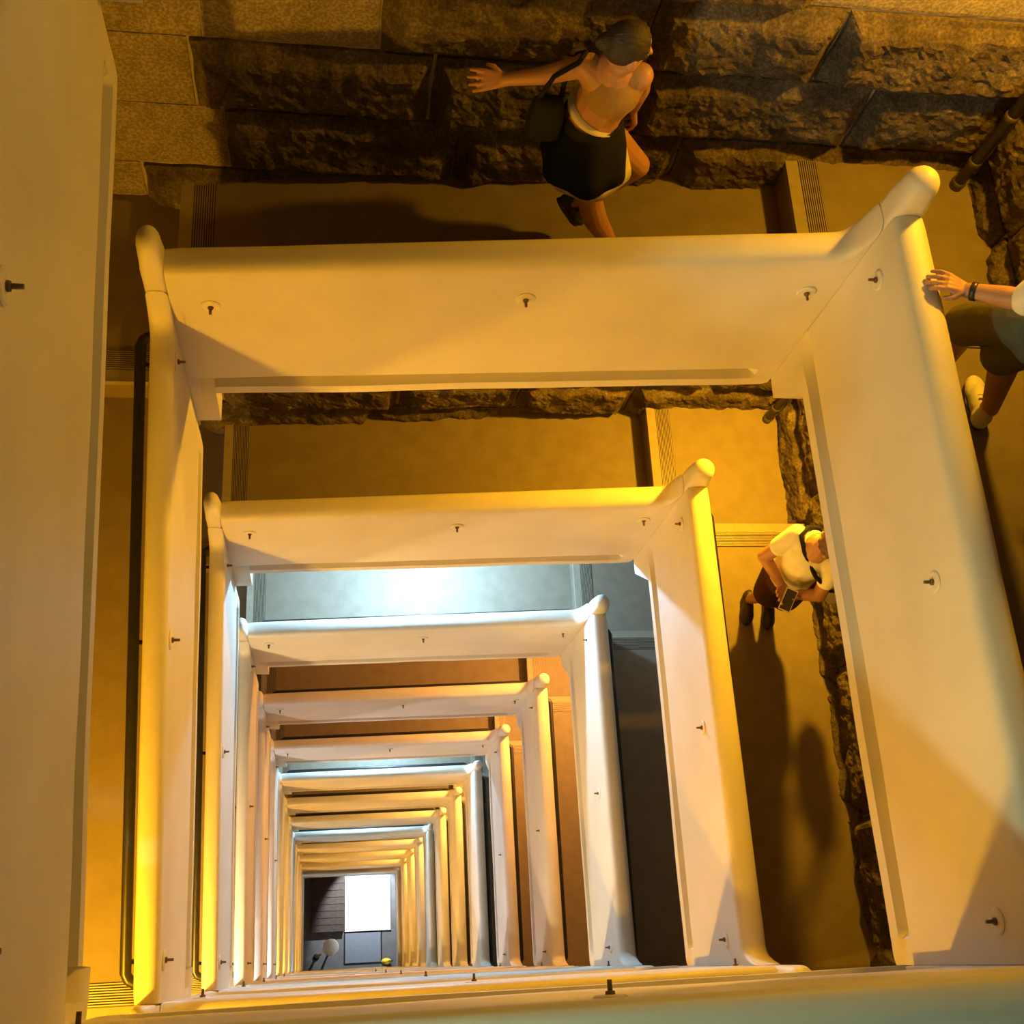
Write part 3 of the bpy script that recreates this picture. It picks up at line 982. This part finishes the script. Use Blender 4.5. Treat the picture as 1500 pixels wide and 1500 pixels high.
# ---- the person one turn further down, holding a phone
MAROON = cloth('maroon_shorts', (0.075, 0.028, 0.026))
WHITETEE = cloth('white_tee', (0.82, 0.78, 0.66))
GREYBAG = cloth('grey_backpack', (0.30, 0.30, 0.25))
w3 = person_root(2.90, 2.08, 7.205, 'person in white tee and maroon shorts looking at a phone, casting long shadows')
r0 = w3.location
hip = P(2.82, 2.12, 6.42)
hipR, hipL = P(2.87, 2.09, 6.44), P(2.77, 2.15, 6.44)
kneeR, ankR = P(2.90, 2.07, 6.78), P(2.935, 2.12, 7.11)
kneeL, ankL = P(2.80, 2.10, 6.79), P(2.80, 2.15, 7.11)
chest = P(2.79, 2.12, 6.09)
neck, head = P(2.79, 2.10, 5.90), P(2.80, 2.075, 5.765)
shR, shL = P(2.90, 2.03, 6.00), P(2.69, 2.20, 6.00)
bm = bmesh.new()
caps(bm, [(hip, 0.14), (P(2.80, 2.12, 6.26), 0.118), (chest, 0.13), (P(2.79, 2.11, 5.96), 0.085), (neck, 0.052), (head, 0.05)])
caps(bm, [(chest + V((0.06, -0.05, 0.05)), 0.08), (shR, 0.055)])
caps(bm, [(chest + V((-0.06, 0.05, 0.05)), 0.08), (shL, 0.055)])
elL, wrL = P(2.56, 2.14, 6.21), P(2.66, 1.99, 6.27)
elR, wrR = P(2.87, 1.90, 6.22), P(2.73, 1.92, 6.27)
caps(bm, [(shL, 0.05), (elL, 0.042), (wrL, 0.028)])
caps(bm, [(shR, 0.05), (elR, 0.042), (wrR, 0.028)])
add_hand(bm, wrL, V((0.3, -0.7, 0.1)), V((0, 0, 1)), 0.7, -1)
add_hand(bm, wrR, V((-0.7, -0.2, 0.1)), V((0, 0, 1)), 0.7, 1)
caps(bm, [(hipR, 0.10), (kneeR, 0.06), (kneeR.lerp(ankR, 0.35), 0.058), (ankR, 0.036), (ankR + V((0, 0, -0.05)), 0.034)])
caps(bm, [(hipL, 0.10), (kneeL, 0.06), (kneeL.lerp(ankL, 0.35), 0.058), (ankL, 0.036), (ankL + V((0, 0, -0.05)), 0.034)])
f, u, r = add_head(bm, head, V((-0.45, -0.75, -0.6)), V((-0.2, -0.4, 1)))
put('body', bm, SKIN, w3, 0.0048, 3)
eyes(w3, head - r0, f, u, r)
bm = bmesh.new()
add_ellipsoid(bm, head - f * 0.016 + u * 0.042, (0.088, 0.104, 0.098), Matrix((r, f, u)).transposed())
for q_ in range(7):
    a_ = -1.2 + q_ * 0.4
    add_capsule(bm, head + u * 0.10 + f * 0.02, 0.02, head + f * 0.085 * math.cos(a_) + r * 0.085 * math.sin(a_) + u * 0.055, 0.017)
caps(bm, [(head - f * 0.07, 0.065), (head - f * 0.09 - u * 0.12, 0.06), (head - f * 0.09 - u * 0.22, 0.035)])
put('hair', bm, HAIR2, w3, 0.008, 3)
bm = bmesh.new()
caps(bm, [(P(2.815, 2.12, 6.42), 0.150), (P(2.80, 2.12, 6.28), 0.138), (chest, 0.142), (P(2.79, 2.115, 5.99), 0.09)])
caps(bm, [(chest + V((0.06, -0.05, 0.05)), 0.086), (shR, 0.064), (shR.lerp(elR, 0.55), 0.058)])
caps(bm, [(chest + V((-0.06, 0.05, 0.05)), 0.086), (shL, 0.064), (shL.lerp(elL, 0.55), 0.058)])
put('shirt', bm, WHITETEE, w3, 0.009, 5)
bm = bmesh.new()
caps(bm, [(P(2.82, 2.12, 6.46), 0.150), (P(2.82, 2.12, 6.50), 0.154)])
caps(bm, [(hipR, 0.118), (kneeR, 0.104)])
caps(bm, [(hipL, 0.118), (kneeL, 0.104)])
put('shorts', bm, MAROON, w3, 0.009, 5)
shoe(w3, P(2.945, 2.19, 7.207) - r0, P(2.92, 1.96, 7.207) - r0, DARKSHOE, DARKSHOE)
shoe(w3, P(2.80, 2.22, 7.207) - r0, P(2.775, 1.99, 7.207) - r0, DARKSHOE, DARKSHOE)
pack = empty('shoulder_bag', P(3.045, 2.03, 6.52))
bm = bmesh.new()
add_ellipsoid(bm, V((0, 0, 0.15)), (0.07, 0.13, 0.15), None, 24, 14)
add_ellipsoid(bm, V((0.02, 0, 0.06)), (0.06, 0.11, 0.06), None, 20, 10)
link('bag_body', remeshed('bag_body', bm, 0.009, 3), GREYBAG, pack)
bm = bmesh.new()
add_tube(bm, [V((0.0, -0.09, 0.24)), V((-0.13, -0.12, 0.36)), V((-0.25, -0.065, 0.455)), V((-0.335, 0.05, 0.545)), V((-0.36, 0.14, 0.585)), V((-0.30, 0.20, 0.56)), V((-0.17, 0.25, 0.42)), V((-0.04, 0.12, 0.27))], 0.014, 8)
link('strap', mesh_of(bm, 'strap', True), BLACKCLOTH, pack)
tag(pack, 'grey bag hanging from the person looking at a phone', 'bag')
ph = empty('phone', P(2.67, 1.87, 6.212))
bm = bmesh.new()
add_box(bm, -0.035, 0.035, -0.07, 0.07, 0, 0.009)
bmesh.ops.bevel(bm, geom=bm.edges[:], offset=0.003, segments=2)
link('phone_body', mesh_of(bm, 'phone_body'), plain('pale_phone', (0.7, 0.66, 0.55), 0.3), ph)
bm = bmesh.new()
add_box(bm, -0.031, 0.031, -0.062, 0.062, 0.0092, 0.0098)
link('phone_screen', mesh_of(bm, 'phone_screen'), plain('phone_glass', (0.05, 0.05, 0.05), 0.15), ph)
ph.rotation_euler = (math.radians(22), 0, math.radians(-25))
tag(ph, 'small pale phone held by the person in maroon shorts', 'phone')

# ------------------------------------------------------------------ things on the ground floor
WOOD = noisy_mat('dark_boards', (0.05, 0.035, 0.03), (0.085, 0.06, 0.05), scale=10, rough=0.7)
PATCH_TABLE_WHITE = noisy_mat('daylight_patch_table_white', (0.70, 0.71, 0.70), (0.78, 0.79, 0.78), scale=6, rough=0.6)  # paints the daylight pool on the floor; also the table's own white
MAT_ = noisy_mat('grey_mat', (0.17, 0.20, 0.25), (0.22, 0.25, 0.31), scale=40, rough=0.9)
steps = empty('wooden_platform', (0.1, 1.85, 0))
bm = bmesh.new()
add_box(bm, -0.52, 0.52, -0.80, 0.93, 0.0, 0.14)
link('platform_base', mesh_of(bm, 'platform_base'), WOOD, steps)
bm = bmesh.new()
add_box(bm, -0.54, 0.54, 0, 0.20, 0.0, 0.03)
pm = mesh_of(bm, 'board')
for i in range(8):
    o = link('board', pm, None if i else WOOD, steps)
    o.location = (0, -0.80 + i * 0.216, 0.14)
tag(steps, 'low platform of dark wooden boards at the bottom of the shaft', 'platform')
bm = bmesh.new()
add_box(bm, 0.66, 2.16, 1.03, 2.75, 0.0, 0.05)
o = struct('floor', mesh_of(bm, 'floor'), PATCH_TABLE_WHITE, 'pale slab standing in for the doorway daylight patch at the bottom of the shaft')  # pool of doorway daylight shaped as a pale slab
mat = empty('floor_mat', (1.25, 0.52, 0))
bm = bmesh.new()
add_box(bm, -0.58, 0.58, -0.46, 0.46, 0, 0.012)
link('mat_body', mesh_of(bm, 'mat_body'), MAT_, mat)
bm = bmesh.new()
for a in ((-0.62, 0.62, -0.50, -0.46), (-0.62, 0.62, 0.46, 0.50), (-0.62, -0.58, -0.46, 0.46), (0.58, 0.62, -0.46, 0.46)):
    add_box(bm, a[0], a[1], a[2], a[3], 0, 0.015)
link('mat_border', mesh_of(bm, 'mat_border'), BLACK, mat)
tag(mat, 'grey-blue floor mat with dark border beside the pale daylight patch', 'mat')
tb = empty('round_table', (0.20, 0.56, 0))
bm = bmesh.new()
add_tube(bm, [(0, 0, 0.70), (0, 0, 0.725), (0, 0, 0.735)], [0.25, 0.26, 0.25], 32)
link('table_top', mesh_of(bm, 'table_top'), PATCH_TABLE_WHITE, tb)
bm = bmesh.new()
add_tube(bm, [(0, 0, 0.02), (0, 0, 0.1), (0, 0, 0.70)], [0.05, 0.03, 0.03], 12)
link('table_leg', mesh_of(bm, 'table_leg'), PATCH_TABLE_WHITE, tb)
bm = bmesh.new()
add_tube(bm, [(0, 0, 0.0), (0, 0, 0.02)], [0.18, 0.16], 24)
link('table_foot', mesh_of(bm, 'table_foot'), PATCH_TABLE_WHITE, tb)
tag(tb, 'small white round table on the ground floor beside the dark boards', 'table')
pole = empty('yellow_bar', (-0.26, 0.30, 0))
bm = bmesh.new()
add_tube(bm, [(0, 0, 0.0), (0, 0, 0.03), (0, 0, 0.05)], [0.10, 0.10, 0.04], 16)
link('bar_foot', mesh_of(bm, 'bar_foot'), BLACK, pole)
bm = bmesh.new()
add_tube(bm, [(0, 0, 0.04), (0.02, 0.01, 0.5), (0.14, 0.06, 0.80)], 0.035, 10)
link('bar_pole', mesh_of(bm, 'bar_pole'), plain('yellow_paint', (0.85, 0.60, 0.04), 0.4), pole)
tag(pole, 'short yellow bar leaning towards the small white round table', 'bar')
yb = empty('yellow_bag', P(2.02, -0.055, 37.0 + 2.8))
bm = bmesh.new()
add_ellipsoid(bm, (0, 0, 0.16), (0.17, 0.10, 0.16), None, 20, 10)
add_ellipsoid(bm, (0, 0, 0.05), (0.15, 0.09, 0.05), None, 20, 8)
link('bag_body', remeshed('bag_body', bm, 0.015, 3), plain('yellow_fabric', (0.80, 0.55, 0.04), 0.7), yb)
bm = bmesh.new()
add_tube(bm, [(0.08, 0, 0.27), (0.12, 0, 0.38), (0.18, 0.0, 0.38), (0.20, 0, 0.2)], 0.02, 8)
link('strap', mesh_of(bm, 'strap', True), BLACK, yb)
yb.location = (2.0, 0.06, 0.0)
tag(yb, 'small yellow bag with a black strap on the ground floor', 'bag')
# added spotlight stands in for daylight falling in through the doorway
sp = empty('added_daylight_spot', (1.40, 3.30, 1.75))
bm = bmesh.new()
add_tube(bm, [(0, -0.06, -0.06), (0, 0.02, 0.04), (0, 0.05, 0.08), (0, 0.06, 0.09)], [0.075, 0.07, 0.05, 0.02], 16, caps=False)
link('added_spot_housing', mesh_of(bm, 'added_spot_housing'), LAMPBODY, sp)
bm = bmesh.new()
add_tube(bm, [(0, 0.055, 0.085), (0, 0.25, 0.10), (0, 0.50, 0.10)], 0.015, 8)
link('added_spot_arm', mesh_of(bm, 'added_spot_arm'), LAMPBODY, sp)
ld = bpy.data.lights.new('daylight_spot', 'SPOT')
ld.energy = 900
ld.color = (0.86, 0.95, 1.0)
ld.spot_size = math.radians(76)
ld.spot_blend = 0.3
ld.shadow_soft_size = 0.04
lo = bpy.data.objects.new('daylight_spot', ld)
COL.objects.link(lo)
lo.parent = sp
lo.location = (0, -0.03, -0.02)
lo.rotation_euler = (math.radians(-40), 0, 0)
tag(sp, 'added spotlight standing in for doorway daylight on the ground floor', 'lamp')
